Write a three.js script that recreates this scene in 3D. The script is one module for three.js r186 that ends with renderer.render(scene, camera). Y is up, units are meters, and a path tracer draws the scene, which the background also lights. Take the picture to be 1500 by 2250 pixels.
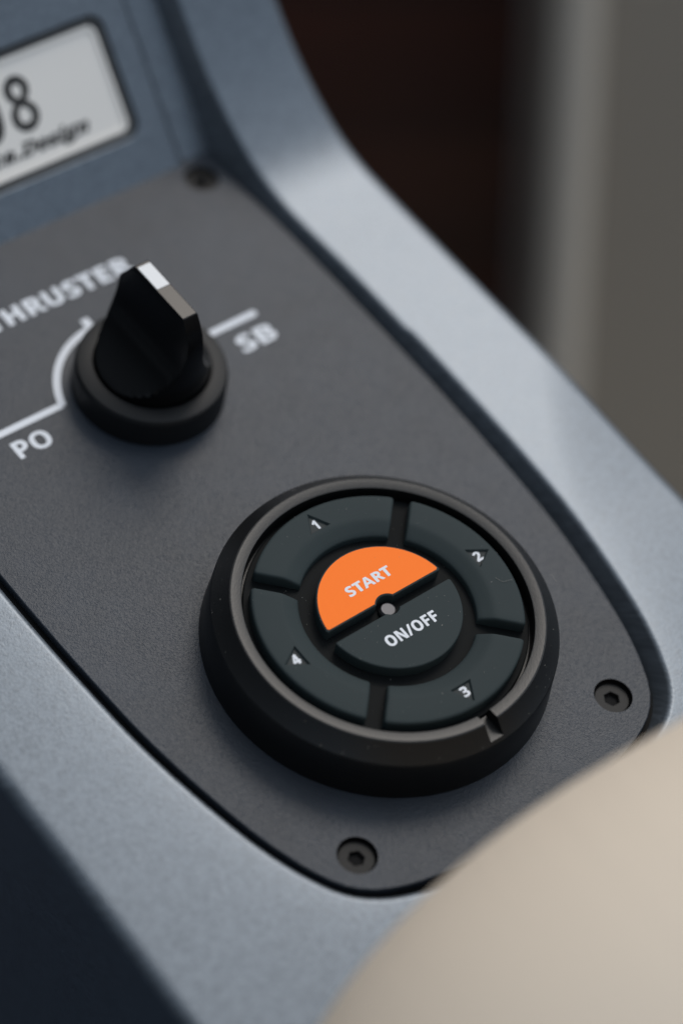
import * as THREE from 'three';
import { mergeGeometries, mergeVertices, toCreasedNormals } from 'three/addons/utils/BufferGeometryUtils.js';
import { RoundedBoxGeometry } from 'three/addons/geometries/RoundedBoxGeometry.js';
import { ConvexGeometry } from 'three/addons/geometries/ConvexGeometry.js';
import { FontLoader } from 'three/addons/loaders/FontLoader.js';
import { Brush, Evaluator, SUBTRACTION } from 'three-bvh-csg';

// ---------------------------------------------------------------- camera, sky, sun, exposure
const scene = new THREE.Scene();
const camera = new THREE.PerspectiveCamera(22.433, 682 / 1024, 0.02, 60);
camera.position.set(-0.00701, 0.29743, 0.41069);
camera.rotation.set(-33 * Math.PI / 180, 0, 0);
camera.focus = 0.4985;
camera.userData.fStop = 4.9;

// The console is a sloping desk: COL are the directions of its right-hand side, its upper face and its near edge.
const COL = new THREE.Matrix4().makeBasis(new THREE.Vector3(0.76889, 0.08229, -0.63406), new THREE.Vector3(0.16873, 0.93041, 0.32538), new THREE.Vector3(0.61671, -0.35717, 0.7015));
const TILT = new THREE.Quaternion().setFromRotationMatrix(COL);
const deskDir = (x, y, z) => new THREE.Vector3(x, y, z).applyQuaternion(TILT).normalize();

const FILL = deskDir(0.30, 0.75, 0.60);                               // added sky fill lobe from behind the operator's right shoulder, lights the dash
const SUN = deskDir(0.53, 0.74, -0.40);
{
  // bright overcast: a wide pale glow round the veiled sun, plus a blue-grey fill lobe added to brighten the dash
  const W = 256, H = 128, d = new Float32Array(W * H * 4);
  const sm = (a, b, x) => { const t = Math.min(1, Math.max(0, (x - a) / (b - a))); return t * t * (3 - 2 * t); };
  for (let j = 0; j < H; j++) for (let i = 0; i < W; i++) {
    const up = ((j + 0.5) / H - 0.5) * Math.PI, az = ((i + 0.5) / W - 0.5) * 2 * Math.PI;
    const x = Math.cos(az) * Math.cos(up), y = Math.sin(up), z = Math.sin(az) * Math.cos(up);
    const c = x * SUN.x + y * SUN.y + z * SUN.z, w = Math.max(0, 0.5 + 0.5 * c), g = Math.pow(w, 13), q = 0.5 + 0.5 * (x * FILL.x + y * FILL.y + z * FILL.z), b = q * q;
    const above = sm(-0.12, 0.12, y), o = (j * W + i) * 4;
    const base = [0.47, 0.565, 0.68], glow = [1.2, 1.2, 1.2], ground = [0.003, 0.0028, 0.0025];
    for (let k = 0; k < 3; k++) d[o + k] = ground[k] * (1 - above) + (base[k] * b + glow[k] * g) * above;
    d[o + 3] = 1;
  }
  const sky = new THREE.DataTexture(d, W, H, THREE.RGBAFormat, THREE.FloatType);
  sky.mapping = THREE.EquirectangularReflectionMapping; sky.magFilter = THREE.LinearFilter; sky.minFilter = THREE.LinearFilter; sky.needsUpdate = true;
  scene.background = sky; scene.environment = sky;
}
const sun = new THREE.DirectionalLight(0xfff5ea, 0.92);
sun.position.copy(SUN).multiplyScalar(3); sun.castShadow = true; sun.shadow.radius = 42;
sun.shadow.mapSize.set(2048, 2048);
Object.assign(sun.shadow.camera, { left: -0.6, right: 0.6, top: 0.6, bottom: -0.6, near: 0.5, far: 6 });
scene.add(sun);

const renderer = new THREE.WebGLRenderer({ antialias: true });
renderer.toneMapping = THREE.LinearToneMapping;
renderer.toneMappingExposure = 1.27;
renderer.shadowMap.enabled = true;

// ---------------------------------------------------------------- helpers (all lengths in millimetres until a mesh is made)
function rng(seed) { let s = seed >>> 0; return () => { s = (s + 0x6d2b79f5) | 0; let t = Math.imul(s ^ (s >>> 15), 1 | s); t = (t + Math.imul(t ^ (t >>> 7), 61 | t)) ^ t; return ((t ^ (t >>> 14)) >>> 0) / 4294967296; }; }
const lerp = (a, b, t) => a + (b - a) * t;
const clamp = (x, a, b) => Math.min(b, Math.max(a, x));
const smooth = (a, b, x) => { const t = clamp((x - a) / (b - a), 0, 1); return t * t * (3 - 2 * t); };

function setShadow(o) { o.traverse((m) => { if (m.isMesh) { m.castShadow = true; m.receiveShadow = true; } }); return o; }
function thing(name, label, category, [x, y, z], group) {          // stands on the console, placed in its own axes
  const o = new THREE.Group(); o.name = name; scene.add(o);
  o.position.set(x, y, z).multiplyScalar(0.001).applyQuaternion(TILT); o.quaternion.copy(TILT);
  o.userData = { label, category }; if (group) o.userData.group = group;
  return o;
}
function part(name, geometry, material, parent, label) {
  geometry.scale(0.001, 0.001, 0.001);
  const m = new THREE.Mesh(geometry, material); m.name = name; m.castShadow = true; m.receiveShadow = true;
  if (label) m.userData.label = label;
  parent.add(m); return m;
}
// a grid of points f(i, j) as a smooth sheet; uv from the same function (millimetres)
function sheet(ni, nj, f, flip = false, closeI = false) {
  const pos = [], uv = [], idx = [];
  for (let i = 0; i < ni; i++) for (let j = 0; j < nj; j++) { const q = f(i, j); pos.push(q[0], q[1], q[2]); uv.push(q[3] ?? q[0], q[4] ?? q[2]); }
  const last = closeI ? ni : ni - 1;
  for (let i = 0; i < last; i++) for (let j = 0; j < nj - 1; j++) {
    const a = i * nj + j, b = ((i + 1) % ni) * nj + j, c = b + 1, e = a + 1;
    if (flip) idx.push(a, b, e, b, c, e); else idx.push(a, e, b, b, e, c);
  }
  const g = new THREE.BufferGeometry();
  g.setAttribute('position', new THREE.Float32BufferAttribute(pos, 3)); g.setAttribute('uv', new THREE.Float32BufferAttribute(uv, 2));
  g.setIndex(idx); g.computeVertexNormals(); return g;
}
// uv of every face from the two axes it lies along, in millimetres
function boxUV(g) {
  const n = g.index ? g.toNonIndexed() : g, p = n.attributes.position, uv = new Float32Array(p.count * 2), A = new THREE.Vector3(), B = new THREE.Vector3(), C = new THREE.Vector3();
  for (let i = 0; i < p.count; i += 3) {
    A.fromBufferAttribute(p, i); B.fromBufferAttribute(p, i + 1).sub(A); C.fromBufferAttribute(p, i + 2).sub(A); B.cross(C);
    const ax = Math.abs(B.x), ay = Math.abs(B.y), az = Math.abs(B.z);
    for (let k = 0; k < 3; k++) {
      const x = p.getX(i + k), y = p.getY(i + k), z = p.getZ(i + k), o = (i + k) * 2;
      if (ay >= ax && ay >= az) { uv[o] = x; uv[o + 1] = z; } else if (ax >= az) { uv[o] = y + 7; uv[o + 1] = z; } else { uv[o] = x; uv[o + 1] = y + 13; }
    }
  }
  n.setAttribute('uv', new THREE.BufferAttribute(uv, 2)); return n;
}
function lathe(profile, seg = 128, crease = 0.5) {
  const g = new THREE.LatheGeometry(profile.map(([r, y]) => new THREE.Vector2(r, y)), seg);
  return boxUV(toCreasedNormals(g.toNonIndexed(), crease));
}
// flat outline in x, z pulled up from y0 to y1 with a rounded upper edge
function slab(shape, y0, y1, bevel, segs = 3, curve = 24) {
  const g = new THREE.ExtrudeGeometry(shape, { depth: y1 - y0 - bevel, bevelEnabled: bevel > 0, bevelSize: bevel, bevelThickness: bevel, bevelOffset: -bevel, bevelSegments: segs, curveSegments: curve });
  g.rotateX(-Math.PI / 2); g.translate(0, y0, 0);
  const c = toCreasedNormals(g.index ? g.toNonIndexed() : g, 0.6), p = c.attributes.position, n = c.attributes.normal;
  for (let i = 0; i < p.count; i += 3) if (Math.abs(p.getY(i) - p.getY(i + 1)) + Math.abs(p.getY(i) - p.getY(i + 2)) < 1e-5) for (let k = 0; k < 3; k++) n.setXYZ(i + k, 0, Math.sign(n.getY(i + k)), 0);
  return boxUV(c);
}
const shapeXZ = (pts) => new THREE.Shape(pts.map(([x, z]) => new THREE.Vector2(x, -z)));

// ---------------------------------------------------------------- procedural grain
function noiseTile(N, cells, seed) {                                // tileable value noise, 0..1
  const r = rng(seed), lat = new Float32Array(cells * cells).map(() => r()), out = new Float32Array(N * N);
  for (let y = 0; y < N; y++) {
    const fy = y / N * cells, iy = Math.floor(fy), ty = fy - iy, sy = ty * ty * (3 - 2 * ty), y0 = (iy % cells) * cells, y1 = ((iy + 1) % cells) * cells;
    for (let x = 0; x < N; x++) {
      const fx = x / N * cells, ix = Math.floor(fx), tx = fx - ix, sx = tx * tx * (3 - 2 * tx), x0 = ix % cells, x1 = (ix + 1) % cells;
      out[y * N + x] = lerp(lerp(lat[y0 + x0], lat[y0 + x1], sx), lerp(lat[y1 + x0], lat[y1 + x1], sx), sy);
    }
  }
  return out;
}
function tileTexture(N, mm, value, srgb = false) {
  const d = new Uint8Array(N * N * 4);
  for (let i = 0; i < N * N; i++) { const v = value(i); const c = Array.isArray(v) ? v : [v, v, v]; for (let k = 0; k < 3; k++) d[i * 4 + k] = clamp(Math.round(c[k] * 255), 0, 255); d[i * 4 + 3] = 255; }
  const t = new THREE.DataTexture(d, N, N); t.wrapS = t.wrapT = THREE.RepeatWrapping; t.magFilter = THREE.LinearFilter; t.minFilter = THREE.LinearFilter;
  t.repeat.set(1 / mm, 1 / mm); if (srgb) t.colorSpace = THREE.SRGBColorSpace; t.needsUpdate = true; return t;
}
const N = 1024;
// leathery pebble of the moulded black plastics: 40 mm tile
const gr1 = noiseTile(N, 96, 11), gr2 = noiseTile(N, 170, 12), gr3 = noiseTile(N, 40, 13), gr4 = noiseTile(N, 9, 14);
const pebble = tileTexture(N, 31, (i) => 0.5 * Math.abs(gr1[i] - 0.5) * 2 + 0.38 * gr2[i] + 0.12 * gr3[i]);
const plateTone = tileTexture(N, 173, (i) => { const v = 0.93 + 0.1 * (gr4[i] - 0.5) + 0.07 * (gr3[i] - 0.5); return [v, v, v]; }, true);
const finePebble = tileTexture(N, 22, (i) => 0.5 * gr1[i] + 0.5 * gr2[i]);
// metal flake of the console paint: every flake leans its own way; 48 mm tile
const fl1 = noiseTile(N, 210, 21), fl2 = noiseTile(N, 120, 22), fl3 = noiseTile(N, 52, 23), fl4 = noiseTile(N, 14, 24), fl5 = noiseTile(N, 330, 25);
const flakeBump = tileTexture(N, 48, (i) => 0.42 * fl1[i] + 0.30 * fl2[i] + 0.22 * fl5[i] + 0.06 * fl3[i]);
const flakeTone = tileTexture(N, 48, (i) => { const v = 0.92 + 0.16 * (fl2[i] - 0.5) + 0.08 * (fl3[i] - 0.5) + 0.02 * (fl4[i] - 0.5) + (fl5[i] > 0.88 ? 0.06 : 0); return [v * 0.985, v, v * 1.012]; }, true);
const flakeRough = tileTexture(N, 48, (i) => 0.82 + 0.03 * (fl4[i] - 0.5) + 0.14 * (fl2[i] - 0.5) + 0.1 * (fl3[i] - 0.5));

const M = {
  paint: new THREE.MeshPhysicalMaterial({ name: 'flake_paint', color: new THREE.Color().setRGB(0.148, 0.167, 0.190), metalness: 0.5, roughness: 0.46, map: flakeTone, roughnessMap: flakeRough, bumpMap: flakeBump, bumpScale: 0.000028 }),
  plate: new THREE.MeshPhysicalMaterial({ specularIntensity: 0.7, name: 'plate_plastic', color: new THREE.Color().setRGB(0.0245, 0.032, 0.0445), roughness: 0.46, map: plateTone, bumpMap: pebble, bumpScale: 0.000075 }),
  housing: new THREE.MeshPhysicalMaterial({ specularIntensity: 0.8, name: 'housing_plastic', color: new THREE.Color().setRGB(0.0035, 0.0036, 0.0039), roughness: 0.39, bumpMap: finePebble, bumpScale: 0.00002 }),
  collar: new THREE.MeshPhysicalMaterial({ specularIntensity: 0.6, name: 'collar_plastic', color: new THREE.Color().setRGB(0.006, 0.0062, 0.0068), roughness: 0.55, bumpMap: finePebble, bumpScale: 0.000008 }),
  gloss: new THREE.MeshPhysicalMaterial({ specularIntensity: 0.45, name: 'knob_plastic', color: new THREE.Color().setRGB(0.003, 0.003, 0.0032), roughness: 0.24 }),
  rubber: new THREE.MeshPhysicalMaterial({ specularIntensity: 0.6, name: 'keypad_rubber', color: new THREE.Color().setRGB(0.017, 0.027, 0.029), roughness: 0.72, bumpMap: finePebble, bumpScale: 0.000006 }),
  orange: new THREE.MeshStandardMaterial({ name: 'orange_print', color: new THREE.Color().setRGB(1.0, 0.19, 0.010), roughness: 0.8, bumpMap: finePebble, bumpScale: 0.000003 }),
  white: new THREE.MeshStandardMaterial({ name: 'white_print', color: new THREE.Color().setRGB(0.68, 0.70, 0.74), roughness: 0.6 }),
  inlay: new THREE.MeshStandardMaterial({ name: 'white_inlay', color: new THREE.Color().setRGB(0.70, 0.70, 0.70), roughness: 0.5 }),
  led: new THREE.MeshPhysicalMaterial({ name: 'lens', color: new THREE.Color().setRGB(0.13, 0.12, 0.125), roughness: 0.5, clearcoat: 0.0 }),
  mat: new THREE.MeshPhysicalMaterial({ specularIntensity: 0.15, name: 'mat_rubber', color: new THREE.Color().setRGB(0.0045, 0.0055, 0.006), roughness: 0.6 }),
  recess: new THREE.MeshStandardMaterial({ name: 'shaded_rubber', color: new THREE.Color().setRGB(0.009, 0.0145, 0.0155), roughness: 0.7 }),  // button rubber darkened, paints shade into the triangular recess floors
  steel: new THREE.MeshPhysicalMaterial({ specularIntensity: 0.5, name: 'blackened_steel', color: new THREE.Color().setRGB(0.010, 0.0095, 0.009), metalness: 0, roughness: 0.55, bumpMap: finePebble, bumpScale: 0.000006 }),
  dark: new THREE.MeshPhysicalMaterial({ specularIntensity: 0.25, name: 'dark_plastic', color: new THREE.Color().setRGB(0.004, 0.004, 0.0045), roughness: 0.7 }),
  bezel: new THREE.MeshStandardMaterial({ name: 'bezel_plastic', color: new THREE.Color().setRGB(0.05, 0.05, 0.05), roughness: 0.5 }),
  screen: new THREE.MeshStandardMaterial({ name: 'pale_screen', color: new THREE.Color().setRGB(0.80, 0.755, 0.70), roughness: 0.5 }),
  ink: new THREE.MeshStandardMaterial({ name: 'black_ink', color: new THREE.Color().setRGB(0.02, 0.018, 0.016), roughness: 0.6 }),
};

// ---------------------------------------------------------------- lettering: flat print cut from font outlines
const loader = new FontLoader();
const FONT = {};
for (const [k, f] of [['bold', 'droid_sans_bold'], ['sans', 'droid_sans_regular'], ['serif', 'droid_serif_bold']]) FONT[k] = await loader.loadAsync('fonts/droid/' + f + '.typeface.json');
// print lying on y = 0, base line along x at z = 0, letters standing towards -z; x from x0 to x1, cap height
function print(text, font, x0, x1, base, cap, y, slant = 0, grow = 0) {
  let g = new THREE.ShapeGeometry(FONT[font].generateShapes(text, 10), 8);
  const ref = new THREE.ShapeGeometry(FONT[font].generateShapes('H', 10)); ref.computeBoundingBox();
  g.computeBoundingBox();
  const b = g.boundingBox, p = g.attributes.position, sx = (x1 - x0) / (b.max.x - b.min.x), sy = cap / ref.boundingBox.max.y;
  for (let i = 0; i < p.count; i++) { const yy = p.getY(i) * sy; p.setXYZ(i, x0 + (p.getX(i) - b.min.x) * sx + yy * slant, y, base - yy); }
  g.computeVertexNormals();
  if (grow) g = mergeGeometries([[0, 0], [1, 0], [-1, 0], [0, 1], [0, -1]].map(([dx, dz], k) => g.clone().translate(dx * grow, k * 0.003, dz * grow)));
  return g;
}
function ribbon(pts, w, y, round0 = true, round1 = true) {          // printed line of width w through pts [x, z]
  const sh = [], L = pts.map((q) => new THREE.Vector2(q[0], q[1])), n = L.length, left = [], right = [];
  const cap = (c, dir, out) => { for (let k = 0; k <= 10; k++) { const a = Math.atan2(dir.y, dir.x) - Math.PI / 2 + Math.PI * k / 10; out.push([c.x + Math.cos(a) * w / 2, c.y + Math.sin(a) * w / 2]); } };
  for (let i = 0; i < n; i++) {
    const d = L[Math.min(n - 1, i + 1)].clone().sub(L[Math.max(0, i - 1)]).normalize();
    right.push([L[i].x + d.y * w / 2, L[i].y - d.x * w / 2]); left.push([L[i].x - d.y * w / 2, L[i].y + d.x * w / 2]);
  }
  sh.push(...right); if (round1) cap(L[n - 1], L[n - 1].clone().sub(L[n - 2]), sh);
  sh.push(...left.reverse()); if (round0) cap(L[0], L[0].clone().sub(L[1]), sh);
  const g = new THREE.ShapeGeometry(shapeXZ(sh)); g.rotateX(-Math.PI / 2); g.translate(0, y, 0); return g;
}

// ---------------------------------------------------------------- outline of the plate and of the recess it lies in
const HALF = [[52, -126], [52.2, -112], [52.9, -95], [53.2, -75], [53.2, -52], [52.8, -33], [52.1, -18], [51.4, -8], [50.3, 1], [48.6, 11], [46.6, 20.5], [44.9, 26.5], [42.6, 32.6], [39.6, 38.2], [36.2, 41.6], [31.8, 44.0], [25.8, 45.9], [18.6, 47.2], [9.5, 48.1], [0, 48.5]];
const halfCurve = new THREE.CatmullRomCurve3(HALF.map(([x, z]) => new THREE.Vector3(x, 0, z)), false, 'centripetal');
function outline(n, offset) {                                        // right rear -> front -> left rear
  const a = [];
  for (let i = 0; i <= n; i++) {
    const t = Math.pow(i / n, 1), q = halfCurve.getPointAt(t), d = halfCurve.getTangentAt(t);
    if (i === n) d.set(-1, 0, 0); if (i === 0) d.set(0, 0, 1);
    a.push([q.x + d.z * offset, q.z - d.x * offset]);
  }
  return [...a, ...a.slice(0, -1).reverse().map(([x, z]) => [-x, z])];
}

// ---------------------------------------------------------------- the console
const consoleT = thing('control_console', 'blue-grey speckled console with raised rim around the dark control plate', 'console', [0, 0, 0]);
{
  // profile of the rim's upper line, from the flat desk up the dash, as [z, y]
  const rimPath = new THREE.CatmullRomCurve3([[-60, 2.5], [-80, 2.5], [-95, 2.6], [-104, 3.1], [-112.5, 4.9], [-121, 8.6], [-129.5, 13.6], [-137, 19.4], [-144.5, 26.2], [-156, 37.4], [-180, 61.4], [-206, 87.4]].map(([z, y]) => new THREE.Vector3(0, y, z)), false, 'centripetal');
  const stations = [];                                              // right dash top -> right rim -> front -> left rim -> left dash top
  const nUp = 60, half = [];
  for (let i = 0; i <= nUp; i++) {
    const q = rimPath.getPointAt(1 - i / nUp), d = rimPath.getTangentAt(1 - i / nUp).negate(), nrm = new THREE.Vector3(0, d.z, -d.y);
    const up = smooth(-92, -124, q.z), x = lerp(53.5, 51.6, smooth(-75, -124, q.z));
    const drop = 4.6 + 6.5 * smooth(-98, -121, q.z) - 4.8 * smooth(-121, -146, q.z);
    half.push({ foot: new THREE.Vector3(x + 0.4, q.y, q.z).addScaledVector(nrm, -drop), top: new THREE.Vector3(x + lerp(2.3, 3.6, up), q.y, q.z), out: new THREE.Vector3(80, q.y, q.z), n: nrm, o: new THREE.Vector3(1, 0, 0) });
  }
  const flat = outline(110, 0.9).slice(0, 111), flatT = outline(110, 3.1).slice(0, 111);
  // outer boundary of the desk in front of z = 0: along x = 80, round a corner of 25, along z = 95
  const arcLen = [0]; const kept = [];
  for (let i = 0; i < flat.length; i++) if (flat[i][1] > -59) kept.push(i);
  const front = kept.filter((i) => flat[i][1] >= 0); let s = 0; const sAt = {};
  front.forEach((i, k) => { if (k) s += Math.hypot(flat[i][0] - flat[front[k - 1]][0], flat[i][1] - flat[front[k - 1]][1]); sAt[i] = s; });
  const total = 70 + 25 * Math.PI / 2 + 55;
  const outerAt = (u) => { let l = u * total; if (l < 70) return [80, l]; l -= 70; const a = l / 25; if (a < Math.PI / 2) return [55 + 25 * Math.cos(a), 70 + 25 * Math.sin(a)]; return [55 - (l - 25 * Math.PI / 2), 95]; };
  for (const i of kept) {
    const [x, z] = flat[i], [tx, tz] = flatT[i], o = new THREE.Vector3(tx - x, 0, tz - z).normalize();
    const [ox, oz] = z < 0 ? [80, z] : outerAt(sAt[i] / s);
    half.push({ foot: new THREE.Vector3(x, -2.1, z), top: new THREE.Vector3(tx, 2.5, tz), out: new THREE.Vector3(ox, 2.5, oz), n: new THREE.Vector3(0, 1, 0), o });
  }
  stations.push(...half);
  for (let i = half.length - 2; i >= 0; i--) { const h = half[i], m = (v) => new THREE.Vector3(-v.x, v.y, v.z); stations.push({ foot: m(h.foot), top: m(h.top), out: m(h.out), n: h.n, o: m(h.o) }); }
  // right-hand rim leans outward beyond a soft fold that runs in from its outer edge
  const fold = (p, top) => {
    const d = Math.hypot(p.x - top.x, p.z - top.z), right = smooth(0, 46, top.x), c = top.z < -55 ? 40 : lerp(28, 0, smooth(-62, 2, top.z)) * right;
    const e = Math.max(0, d - (right > 0.99 ? c : c * right)); return -(e * e / (e + 8)) * lerp(0.06, 0.11, right) * smooth(right > 0.5 ? -62 : -92, right > 0.5 ? -25 : -50, top.z);
  };
  const K = 22, R = 2.6, rows = (st) => {
    const { foot, top, out, n, o } = st, pts = [], h = top.clone().sub(foot), wall = [];
    const od = new THREE.Vector3(out.x - top.x, 0, out.z - top.z).normalize();
    // draughted wall, then the rounded upper edge
    const r = 0.8, wdir = h.clone().normalize();
    for (const t of [0, 0.35, 0.7]) wall.push(foot.clone().addScaledVector(h, t * (1 - r / h.length())));
    const p0 = top.clone().addScaledVector(wdir, -r), p2 = top.clone().addScaledVector(od, r * 1.3);
    for (let k = 0; k <= 6; k++) { const t = k / 6; wall.push(p0.clone().multiplyScalar((1 - t) * (1 - t)).addScaledVector(top, 2 * t * (1 - t)).addScaledVector(p2, t * t)); }
    pts.push(...wall);
    const e0 = p2, e1 = out.clone().addScaledVector(od, -R);
    for (let k = 1; k <= K; k++) { const q = e0.clone().lerp(e1, k / K); q.y += fold(q, top); pts.push(q); }
    const ex = outNormal(st), fo = fold(e1, top);
    for (let k = 1; k <= 6; k++) { const a = k / 6 * Math.PI / 2; const q = e1.clone(); q.y += fo; q.addScaledVector(ex, R * Math.sin(a)); q.y -= R * (1 - Math.cos(a)); pts.push(q); }
    const lastp = pts[pts.length - 1];
    for (const y of [0.1, 0.35, 1]) pts.push(new THREE.Vector3(lastp.x, lerp(lastp.y, -420, y), lastp.z).addScaledVector(ex, -0.13 * (lastp.y + 420) * y));
    return pts;
  };
  function outNormal(st) { const { out } = st; if (out.z <= 70) return new THREE.Vector3(Math.sign(out.x), 0, 0); if (Math.abs(out.x) <= 55) return new THREE.Vector3(0, 0, 1); return new THREE.Vector3(out.x - Math.sign(out.x) * 55, 0, out.z - 70).normalize(); }
  const grid = stations.map(rows), nj = grid[0].length;
  const along = [0]; for (let i = 1; i < grid.length; i++) along.push(along[i - 1] + grid[i][K].distanceTo(grid[i - 1][K]));
  const across = grid.map((r) => { const a = [0]; for (let j = 1; j < r.length; j++) a.push(a[j - 1] + r[j].distanceTo(r[j - 1])); return a; });
  const shell = sheet(grid.length, nj, (i, j) => { const q = grid[i][j]; return [q.x, q.y, q.z, q.x + (j > K + 9 ? across[i][j] : 0), q.z - q.y]; }, false);
  part('shell', shell, M.paint, consoleT);
  // floor of the recess and the closed back of the housing
  const fl = slab(shapeXZ(outline(60, 1.6)), -3.4, -2.05, 0); part('recess_floor', fl, M.dark, consoleT);
  const back = new THREE.BoxGeometry(100, 500, 4); back.translate(0, -170, -207); part('back_panel', boxUV(back), M.paint, consoleT);

  // sloping dash panel with an opening for the display: built flat (x, s) then leaned back 45 degrees about the rear of the plate
  const lean = (g) => { g.rotateX(Math.PI / 4); g.translate(0, 0, -124.5); return g; };
  const rr = (x0, x1, s0, s1, r, path) => { path.moveTo(x0 + r, s0); path.lineTo(x1 - r, s0); path.absarc(x1 - r, s0 + r, r, -Math.PI / 2, 0); path.lineTo(x1, s1 - r); path.absarc(x1 - r, s1 - r, r, 0, Math.PI / 2); path.lineTo(x0 + r, s1); path.absarc(x0 + r, s1 - r, r, Math.PI / 2, Math.PI); path.lineTo(x0, s0 + r); path.absarc(x0 + r, s0 + r, r, Math.PI, Math.PI * 1.5); return path; };
  const sp = new THREE.Shape(); rr(-44.4, 44.4, -3, 112, 0.6, sp);
  sp.holes.push(rr(-37.6, 37.6, 10.0, 37.9, 3.4, new THREE.Path()));
  part('dash_panel', lean(slab(sp, -3, 0, 0.5)), M.paint, consoleT);
  for (const sgn of [-1, 1]) {
    const strip = sheet(8, 2, (i, j) => { const x = [44.5, 44.7, 45.3, 46.5, 48, 50, 51.5, 55][i], n = [-2.2, -1.2, -0.75, -0.62, -0.6, -0.6, -0.7, -1.2][i], q = j ? 112 : -3; return [sgn * x, n, -q]; }, sgn > 0);
    part('side_strip', lean(strip), M.paint, consoleT);
  }
}

// ---------------------------------------------------------------- the display in the dash
{
  const t = thing('display', 'pale display with black digits set in the sloping dash', 'display', [0, 0, -124.5]);
  t.quaternion.multiply(new THREE.Quaternion().setFromAxisAngle(new THREE.Vector3(1, 0, 0), Math.PI / 4));
  const rr = (x0, x1, s0, s1, r, path) => { path.moveTo(x0 + r, s0); path.lineTo(x1 - r, s0); path.absarc(x1 - r, s0 + r, r, -Math.PI / 2, 0); path.lineTo(x1, s1 - r); path.absarc(x1 - r, s1 - r, r, 0, Math.PI / 2); path.lineTo(x0 + r, s1); path.absarc(x0 + r, s1 - r, r, Math.PI / 2, Math.PI); path.lineTo(x0, s0 + r); path.absarc(x0 + r, s0 + r, r, Math.PI, Math.PI * 1.5); return path; };
  const b = new THREE.Shape(); rr(-37.4, 37.4, 10.2, 37.7, 3.3, b); b.holes.push(rr(-36.0, 36.0, 11.5, 36.3, 2.4, new THREE.Path()));
  part('bezel', slab(b, -3, -0.75, 0.3), M.bezel, t);
  const sc = new THREE.Shape(); rr(-35.9, 35.9, 11.6, 36.2, 2.3, sc);
  part('screen', slab(sc, -3.2, -1.3, 0.25), M.screen, t);
  const fr = new THREE.Shape(); rr(-35.8, 35.8, 11.7, 36.1, 2.3, fr); fr.holes.push(rr(-34.9, 34.9, 12.6, 35.2, 1.8, new THREE.Path()));
  part('screen_frame', slab(fr, -1.3, -0.9, 0.12), M.screen, t);
  part('digit', print('8', 'sans', 9.7, 15.8, -20.2, 11.3, -1.25, 0, 0.4), M.ink, t);
  part('digit', print('0', 'sans', 0.9, 7.0, -20.2, 11.3, -1.25, 0, 0.4), M.ink, t);
  part('lettering', print('ca.Design', 'serif', 1.0, 26.0, -15.0, 2.8, -1.25, 0.5, 0.18), M.ink, t);
}

// ---------------------------------------------------------------- control plate with its print
const SCREWS = [[45.8, -119.0], [32.4, 34.9], [-33.3, 34.9]];
{
  const t = thing('control_plate', 'dark grey grained plastic plate lying in the console recess', 'plate', [0, 0, 0]);
  const sh = shapeXZ(outline(70, 0));
  for (const [x, z] of SCREWS) { const h = new THREE.Path(); h.absarc(x, -z, 4.15, 0, Math.PI * 2, true); sh.holes.push(h); }
  part('plate', slab(sh, -1.9, 0, 0.22, 3, 40), M.plate, t);
  const Y = 0.03;
  part('thruster_lettering', print('THRUSTER', 'bold', -20.0, 16.7, -104.3, 4.3, Y, 0, 0.09), M.white, t);
  part('port_lettering', print('PO', 'bold', -33.5, -25.2, -73.8, 4.3, Y, 0, 0.05), M.white, t);
  part('starboard_lettering', print('SB', 'bold', 23.2, 32.3, -73.2, 4.3, Y, 0, 0.09), M.white, t);
  const arc = []; for (let k = 0; k <= 30; k++) { const a = Math.PI + lerp(0.25, 1.53, k / 30); arc.push([Math.cos(a) * 19.0, -76.3 + Math.sin(a) * 19.0]); }
  part('port_line', ribbon([[-18.4, -81.2], [-52, -81.2]], 1.55, Y, false, true), M.white, t);
  part('port_arc', ribbon(arc, 1.6, Y + 0.02, false, false), M.white, t);
  part('starboard_line', ribbon([[20.4, -81.2], [31.4, -81.2]], 1.6, Y), M.white, t);
  part('centre_mark', ribbon([[-1.1, -93.6], [-1.1, -98.1]], 1.9, Y + 0.03, false, false), M.white, t);
}

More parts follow.
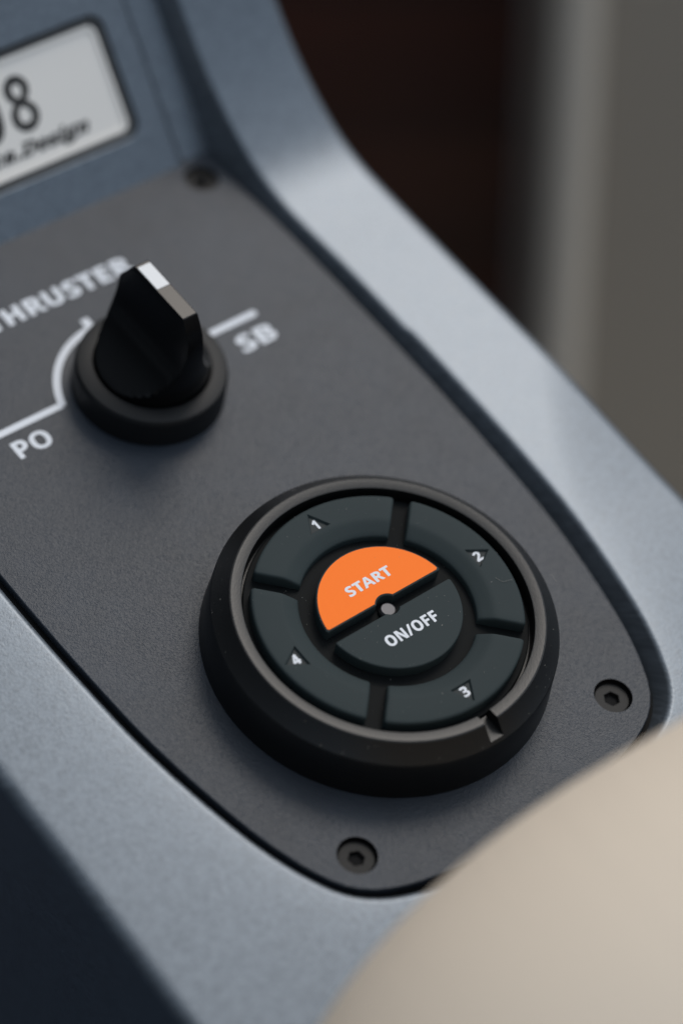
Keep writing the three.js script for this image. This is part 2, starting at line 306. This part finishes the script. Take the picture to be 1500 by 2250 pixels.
// ---------------------------------------------------------------- countersunk socket screws
{
  const labels = ['blurred black screw at the far corner of the plate beneath the dash', 'sharp black socket screw in the plate corner nearest the beige cushion on the right', 'black socket screw at the near left corner of the plate below the round keypad'];
  const head = new THREE.Shape(); head.absarc(0, 0, 3.55, 0, Math.PI * 2);
  const hex = new THREE.Path(); for (let k = 0; k <= 6; k++) { const a = -k / 6 * Math.PI * 2 + 0.3; hex[k ? 'lineTo' : 'moveTo'](1.62 * Math.cos(a), 1.62 * Math.sin(a)); } head.holes.push(hex);
  let first;
  SCREWS.forEach(([x, z], i) => {
    if (!first) {
      first = thing('socket_screw', labels[0], 'screw', [x, 0, z], 'screws that hold the control plate');
      part('head', slab(head, -2.8, -1.15, 0.2, 3, 48), M.steel, first);
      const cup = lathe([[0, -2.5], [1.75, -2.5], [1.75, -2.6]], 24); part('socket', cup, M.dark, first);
      part('shade_sleeve', lathe([[3.3, -2.2], [3.7, -1.75], [4.05, -1.6], [4.1, -0.3], [4.12, -0.3]], 48, 0.6), M.dark, first);  // black sleeve over the hole wall, stands in for its shade
      const shaft = lathe([[0, -9], [1.9, -9], [1.9, -2.7], [0, -2.7]], 24); part('shank', shaft, M.steel, first);
      return;
    }
    const c = first.clone(); c.name = 'socket_screw_00' + i; scene.add(c);
    c.position.set(x, 0, z).multiplyScalar(0.001).applyQuaternion(TILT); c.userData = { ...first.userData, label: labels[i] };
    c.quaternion.copy(TILT).multiply(new THREE.Quaternion().setFromAxisAngle(new THREE.Vector3(0, 1, 0), i * 0.7));
  });
}

// ---------------------------------------------------------------- rotary switch
{
  const t = thing('rotary_switch', 'black rotary switch knob with white pointer inlay standing between PO and SB', 'switch', [0, 0, -76.3]);
  part('collar', lathe([[0, 0.02], [16.1, 0.02], [16.1, 1.0], [15.95, 5.6], [15.75, 6.5], [15.4, 6.95], [14.9, 7.1], [12.7, 7.55], [12.35, 7.5], [12.15, 7.2], [12.15, 2.5], [0, 2.5]], 160, 0.5), M.collar, t);
  // grip: a round stub scooped on both sides into a bar
  const lv = [[2.6, 11.9], [7.5, 11.9], [8.2, 11.7], [8.6, 11.2], [9.0, 10.6], [9.6, 9.7], [10.4, 8.6], [11.4, 7.3], [12.6, 6.0], [14, 4.8], [15.6, 3.8], [17.4, 3.0], [19.5, 2.4], [22, 2.05], [24.2, 1.92], [26, 1.86], [28, 1.83], [29.7, 1.8], [29.92, 1.74], [30.0, 1.6]];
  const zb = (y) => y < 24 ? -12 : lerp(-11.9, -8.0, (y - 24) / 6), zf = (y) => y < 23.6 ? 12 : y < 26.8 ? lerp(11.6, 10.6, (y - 23.6) / 3.2) : lerp(10.6, 8.4, (y - 26.8) / 3.1);
  const seg = 96;
  const grip = sheet(seg, lv.length + 1, (i, j) => {
    const a = i / seg * Math.PI * 2;
    if (j === lv.length) return [0, 30.0, 0];
    const [y, X] = lv[j]; const x = clamp(11.9 * Math.sin(a), -X, X), top = y > 29.95 ? 0.2 : 0;
    return [x, y, clamp(11.95 * Math.cos(a), zb(y) + top, zf(y) - top)];
  }, true, true);
  part('grip', boxUV(toCreasedNormals(grip.toNonIndexed(), 0.3)), M.gloss, t);
  const inl = new RoundedBoxGeometry(3.1, 0.5, 6.7, 2, 0.08); inl.translate(0, 29.86, -3.95); part('pointer_inlay', inl, M.inlay, t);
}

// ---------------------------------------------------------------- round keypad
const RUB = 12.9, FLOOR = 10.2;
{
  const t = thing('round_keypad', 'round black keypad with orange start button screwed onto the dark plate', 'keypad', [0, 0, 0]);
  const ev = new Evaluator(); ev.useGroups = false;
  // housing: drum with a wide chamfer, a narrow upper face and a notch towards the front
  const prof = [[0, 0.03], [35.2, 0.03], [35.1, 1.2], [34.8, 4.0], [34.4, 9.2], [34.15, 9.8], [33.7, 10.2], [31.2, 12.65], [31.0, 12.9], [30.7, 13.0], [28.9, 12.82], [28.7, 12.75], [28.6, 12.4], [28.5, 9.0], [0, 9.0]];
  const hg = lathe(prof, 224, 0.42);
  const a = new Brush(hg), b = new Brush(boxUV(new THREE.BoxGeometry(3.1, 6, 8))); b.position.set(-0.3, 13.3, 32); a.updateMatrixWorld(); b.updateMatrixWorld();
  const cut = ev.evaluate(a, b, SUBTRACTION);
  part('housing', cut.geometry, M.housing, t);
  // rubber mat the buttons stand on
  part('button_mat', lathe([[0, 9.02], [28.1, 9.02], [28.1, FLOOR - 0.2], [27.9, FLOOR], [17.4, FLOOR], [16.9, FLOOR - 0.12], [14.9, FLOOR - 0.12], [14.5, FLOOR], [1.9, FLOOR], [1.75, FLOOR + 0.1], [1.75, FLOOR + 0.6], [1.6, FLOOR + 0.65], [0, FLOOR + 0.65]], 128, 0.5), M.mat, t);

  // one arc button: closed solid, seen from above a quarter ring with parallel-sided gaps
  const rs = [[17.45, FLOOR - 0.1], [17.5, 11.3], [17.6, 11.55], [17.85, 11.75], [18.6, 12.05], [19.6, 12.45], [20.4, 12.74], [20.9, 12.86], [21.5, RUB], [24, RUB], [26.1, RUB], [26.45, RUB - 0.05], [26.65, RUB - 0.16], [26.8, RUB - 0.36], [26.85, RUB - 0.7], [26.9, FLOOR - 0.1]];
  const lats = [[0, -9], [0.02, 0.62], [0.1, 0.34], [0.22, 0.16], [0.4, 0.05], [0.65, 0]];   // [inset, fall] across the rounded ends
  const nl = 30, cols = [...lats.map((l) => ({ ...l, s: -1 }))]; for (let k = 1; k < nl; k++) cols.push({ f: k / nl, s: 0 }); cols.push(...[...lats].reverse().map((l) => ({ ...l, s: 1 })));
  const corner = 0.9;
  function arcButton() {
    const gap = 1.6;
    const pt = (i, c) => {
      const [r, y] = rs[i], lim = Math.PI / 4 - Math.asin(gap / r), inner = 0.66 / r;
      // round the outer corners in plan
      const rr = Math.max(0, (r - (26.9 - corner)) / corner), extra = (1 - Math.sqrt(Math.max(0, 1 - rr * rr))) * corner / r;
      const L = lim - extra * 0.8;
      if (c.s === 0) { const w = L - inner; return [r, lerp(-w, w, c.f), y]; }
      const ang = c.s * (L - c[0] / r), yy = c[1] < 0 ? FLOOR - 0.1 : Math.max(FLOOR - 0.1, y - c[1]);
      return [r, ang, yy];
    };
    const top = sheet(rs.length, cols.length, (i, j) => { const [r, an, y] = pt(i, cols[j]); return [r * Math.sin(an), y, -r * Math.cos(an)]; }, false);
    return top;
  }
  const under = (() => { const g = arcButton(); const p = g.attributes.position; for (let i = 0; i < p.count; i++) p.setY(i, FLOOR - 0.1); const ix = g.index.array; for (let k = 0; k < ix.length; k += 3) { const q = ix[k]; ix[k] = ix[k + 1]; ix[k + 1] = q; } g.computeVertexNormals(); return g; })();
  const solid = mergeGeometries([boxUV(toCreasedNormals(arcButton().toNonIndexed(), 0.7)), boxUV(under.toNonIndexed())]);
  const V3 = (x, y, z) => new THREE.Vector3(x, y, z);
  const tri = () => new ConvexGeometry([V3(0, RUB + 0.3, -26.15), V3(2.78, RUB + 0.3, -21.3), V3(-2.78, RUB + 0.3, -21.3), V3(0, RUB - 0.5, -25.2), V3(2.05, RUB - 0.5, -21.72), V3(-2.05, RUB - 0.5, -21.72)]);
  const sb = new Brush(solid), tb = new Brush(boxUV(tri())); sb.updateMatrixWorld(); tb.updateMatrixWorld();
  const pressed = ev.evaluate(sb, tb, SUBTRACTION).geometry;
  const names = ['1', '2', '3', '4'];
  names.forEach((n, k) => {
    const g = pressed.clone(); g.rotateY(-k * Math.PI / 2);
    const btn = part('arc_button', g, M.rubber, t, 'dark rubber arc button numbered ' + ['one', 'two', 'three', 'four'][k]);
    const rf = new THREE.ShapeGeometry(shapeXZ([[0, -25.17], [-2.03, -21.74], [2.03, -21.74]])); rf.rotateX(-Math.PI / 2); rf.rotateY(-k * Math.PI / 2); rf.translate(0, RUB - 0.485, 0); part('recess', rf, M.recess, btn);
    const an = k * Math.PI / 2, cx = 23.0 * Math.sin(an), cz = -23.0 * Math.cos(an), w = n === '1' ? 0.95 : 1.55;
    part('number', print(n, 'bold', cx - w / 2, cx + w / 2, cz + 1.05, 2.15, RUB - 0.46, 0, 0.06), M.white, btn);
  });

  // two half-round buttons about the indicator light
  const halfRound = (r, cutZ, notch, inset) => {
    const R = r - inset, c = cutZ + inset, a0 = Math.asin(c / R), pts = [], n = notch + inset, na = Math.asin(Math.min(0.999, c / n)), s = new THREE.Shape();
    const rc = 0.35;
    for (let k = 0; k <= 72; k++) { const a = lerp(a0 + rc / R, Math.PI - a0 - rc / R, k / 72); pts.push([R * Math.cos(a), R * Math.sin(a)]); }
    pts.push([-Math.sqrt(R * R - c * c) + rc, c]);
    if (notch > c) for (let k = 0; k <= 16; k++) { const a = lerp(Math.PI - na, na, k / 16); pts.push([n * Math.cos(a), n * Math.sin(a)]); }
    pts.push([Math.sqrt(R * R - c * c) - rc, c]);
    pts.forEach(([x, y], k) => s[k ? 'lineTo' : 'moveTo'](x, y)); return s;
  };
  const half = (r, cut, notch, y0, y1, bev, inset = 0) => slab(halfRound(r, cut, notch, inset), y0, y1, bev, 4, 24);
  const start = part('start_button', half(14.35, 1.4, 2.5, FLOOR - 0.15, RUB, 0.3), M.rubber, t);
  part('orange_face', half(14.35, 1.4, 2.5, RUB, RUB + 0.06, 0.0, 0.36), M.orange, start);
  part('lettering', print('START', 'bold', -5.25, 5.5, -5.5, 2.25, RUB + 0.075, 0, 0.05), M.white, start);
  const og = half(14.5, 1.15, 1.95, FLOOR - 0.15, RUB, 0.3); og.rotateY(Math.PI);
  const on = part('on_off_button', og, M.rubber, t);
  part('lettering', print('ON/OFF', 'bold', -6.0, 6.5, 7.7, 2.4, RUB + 0.012, 0, 0.05), M.white, on);
  part('indicator_light', lathe([[0, 11.7], [1.3, 11.7], [1.38, 11.8], [1.46, 11.7], [1.46, 10.2]].reverse(), 48, 0.3), M.led, t);
}

// ---------------------------------------------------------------- dust on the keypad and the knob
{
  const r = rng(77), g = new THREE.IcosahedronGeometry(0.00005, 0), put = [], m = new THREE.Matrix4();
  const add = (x, y, z, s) => { const v = new THREE.Vector3(x, y, z).multiplyScalar(0.001); m.compose(v, new THREE.Quaternion().setFromEuler(new THREE.Euler(r() * 3, r() * 3, r() * 3)), new THREE.Vector3(s, s * 0.5, s * (1 + r()))); put.push(m.clone()); };
  for (let k = 0; k < 150; k++) {
    const a = r() * 6.283, q = 27 * Math.sqrt(r()); const x = q * Math.cos(a), z = q * Math.sin(a);
    const gapR = q > 14.4 && q < 17.5, inGap = Math.abs(Math.abs(x) - Math.abs(z)) < 2.0 && q > 17.5, mid = Math.abs(z) < 1.3 && q < 14;
    const sl = q >= 17.5 && q < 21.4 ? 11.5 + (q - 17.5) * 0.33 : RUB;
    add(x, (gapR || inGap || mid ? FLOOR : sl) + 0.02, z, 0.7 + r() * r() * 1.3);
  }
  for (let k = 0; k < 60; k++) { const a = r() * 6.283, q = 31.7 + r() * 2.5; add(q * Math.cos(a), 12.78 - (q - 31.7) * 0.98, q * Math.sin(a), 0.7 + r() * 0.8); }
  for (let k = 0; k < 46; k++) { const x = (r() - 0.5) * 96, z = -120 + r() * 160; if (Math.hypot(x, z) > 37 && Math.hypot(x, z + 76.3) > 18 && (z < 25 || Math.abs(x) < 36)) add(x, 0.04, z, 0.6 + r() * r() * 1.1); }
  const o = new THREE.InstancedMesh(g, new THREE.MeshStandardMaterial({ name: 'dust_speck', color: new THREE.Color().setRGB(0.32, 0.31, 0.28), roughness: 0.9 }), put.length);
  put.forEach((q, i) => o.setMatrixAt(i, q)); o.name = 'dust'; o.quaternion.copy(TILT); o.userData = { label: 'fine pale dust specks scattered over the round keypad and the dark plate', category: 'dust', kind: 'stuff' };
  scene.add(o);
  const lint = [[[22.2, 13, 6.0], [22.9, 13.1, 7.6], [24.2, 13.15, 8.0], [24.9, 13.05, 8.3]], [[33.4, 11.3, 10.5], [33.6, 11.5, 11.3], [33.2, 11.6, 11.9], [33.3, 11.4, 12.6]]];
  lint.forEach((c, i) => {
    const tg = new THREE.TubeGeometry(new THREE.CatmullRomCurve3(c.map((q) => new THREE.Vector3(...q))), 16, 0.022, 5); tg.scale(0.001, 0.001, 0.001);
    const l = new THREE.Mesh(tg, o.material); l.name = i ? 'lint_fibre_00' + i : 'lint_fibre'; l.quaternion.copy(TILT); l.castShadow = l.receiveShadow = true;
    l.userData = { label: ['curved pale lint fibre lying on the arc button numbered two', 'short wavy lint fibre on the right flank of the keypad housing'][i], category: 'lint' }; scene.add(l);
  });
}

// ---------------------------------------------------------------- beige cushion in the foreground
function world(name, label, category, [x, y, z], rot) { const o = new THREE.Group(); o.name = name; scene.add(o); o.position.set(x, y, z).multiplyScalar(0.001); if (rot) o.rotation.set(...rot); o.userData = { label, category }; return o; }
{
  const t = world('seat_cushion', 'out of focus beige padded cushion in the near right foreground', 'cushion', [89.3, -14.9, 130.6]);
  // axes: long side up to the right, height, thickness towards the viewer
  const X = new THREE.Vector3(0.8795, 0.3991, -0.2592).normalize(), Y = new THREE.Vector3(-0.4759, 0.7376, -0.4790).normalize(), Z = X.clone().cross(Y);
  t.quaternion.setFromRotationMatrix(new THREE.Matrix4().makeBasis(X, Y, Z));
  const pw = (v, e) => Math.sign(v) * Math.pow(Math.abs(v), e), nu = 96, nv = 64;
  const g = sheet(nu, nv, (i, j) => { const u = i / nu * Math.PI * 2, v = (j / (nv - 1) - 0.5) * Math.PI, e = 0.82; return [112 * pw(Math.cos(v), e) * pw(Math.cos(u), e), 87 * pw(Math.cos(v), e) * pw(Math.sin(u), e), 78 * pw(Math.sin(v), 0.9), 138 * Math.cos(u), 100 * Math.sin(u)]; }, true, true);
  const weave = noiseTile(N, 128, 41), weave2 = noiseTile(N, 300, 42);
  part('padding', g, new THREE.MeshPhysicalMaterial({ name: 'beige_leather', color: new THREE.Color().setRGB(0.83, 0.71, 0.575), roughness: 0.75, sheen: 0.2, bumpMap: tileTexture(N, 60, (i) => 0.6 * weave[i] + 0.4 * weave2[i]), bumpScale: 0.0001 }), t);
}

// ---------------------------------------------------------------- cabin behind
{
  const wn1 = noiseTile(512, 6, 51), wn2 = noiseTile(512, 64, 52);
  const d = new Uint8Array(512 * 512 * 4); for (let y = 0; y < 512; y++) for (let x = 0; x < 512; x++) { const a = wn1[((y * 7) % 512) * 512 + (x >> 3)], b = wn2[((y * 3) % 512) * 512 + (x >> 4)], v = 0.7 + 0.3 * a + 0.12 * (b - 0.5), o = (y * 512 + x) * 4; d[o] = 78 * v; d[o + 1] = 34 * v; d[o + 2] = 15 * v; d[o + 3] = 255; }
  const wood = new THREE.DataTexture(d, 512, 512); wood.wrapS = wood.wrapT = THREE.RepeatWrapping; wood.magFilter = THREE.LinearFilter; wood.colorSpace = THREE.SRGBColorSpace; wood.repeat.set(1 / 400, 1 / 400); wood.needsUpdate = true;
  const w = world('wooden_bulkhead', 'dark mahogany bulkhead in the blurred background', 'wall panel', [-300, -700, -560]);
  part('panel', boxUV(new THREE.BoxGeometry(730, 1200, 24).translate(0, 300, 0)), new THREE.MeshPhysicalMaterial({ name: 'mahogany', map: wood, roughness: 0.5, clearcoat: 0.1 }), w);
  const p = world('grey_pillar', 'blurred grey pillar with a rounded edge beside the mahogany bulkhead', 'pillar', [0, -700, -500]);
  const s = new THREE.Shape(); const x0 = 65, x1 = 320, r = 16; s.moveTo(x0 + r, -60); s.lineTo(x1, -60); s.lineTo(x1, 60); s.lineTo(x0 + r, 60); s.absarc(x0 + r, 60 - r, r, Math.PI / 2, Math.PI); s.lineTo(x0, -60 + r); s.absarc(x0 + r, -60 + r, r, Math.PI, Math.PI * 1.5);
  const pg = new THREE.ExtrudeGeometry(s, { depth: 1110, bevelEnabled: false, curveSegments: 16 }); pg.rotateX(-Math.PI / 2); pg.translate(0, -200, 0);
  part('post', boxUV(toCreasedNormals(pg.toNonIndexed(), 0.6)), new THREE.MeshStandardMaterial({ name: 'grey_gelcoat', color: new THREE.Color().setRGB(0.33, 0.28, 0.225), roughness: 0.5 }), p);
  const tr = new THREE.CylinderGeometry(9, 9, 1110, 40); tr.translate(75, 355, 62); part('highlight_strip', boxUV(tr), new THREE.MeshStandardMaterial({ name: 'highlight_grey', color: new THREE.Color().setRGB(0.56, 0.49, 0.41), roughness: 0.4 }), p);  // paler strip stands in for the highlight along the pillar's rounded edge
  const f = new THREE.Mesh(new THREE.BoxGeometry(6, 0.1, 6), new THREE.MeshStandardMaterial({ name: 'deck_boards', color: new THREE.Color().setRGB(0.02, 0.034, 0.058), roughness: 0.7 })); f.name = 'floor'; f.position.set(0, -0.95, 0); f.receiveShadow = true; f.userData = { label: 'dark cabin floor below the console', category: 'floor', kind: 'structure' }; scene.add(f);
  const sd = new THREE.Mesh(new RoundedBoxGeometry(1.3, 0.06, 0.30, 2, 0.01), new THREE.MeshStandardMaterial({ name: 'bounce_teak', color: new THREE.Color().setRGB(0.50, 0.41, 0.30), roughness: 0.6 })); sd.name = 'bounce_deck'; sd.position.set(0.62, -0.36, -0.285); sd.castShadow = sd.receiveShadow = true; sd.userData = { label: 'pale deck slab added below and behind the console to bounce light onto the grey pillar', category: 'deck', kind: 'structure' }; scene.add(sd);  // added slab, reflects warm light up onto the pillar
}

renderer.render(scene, camera);
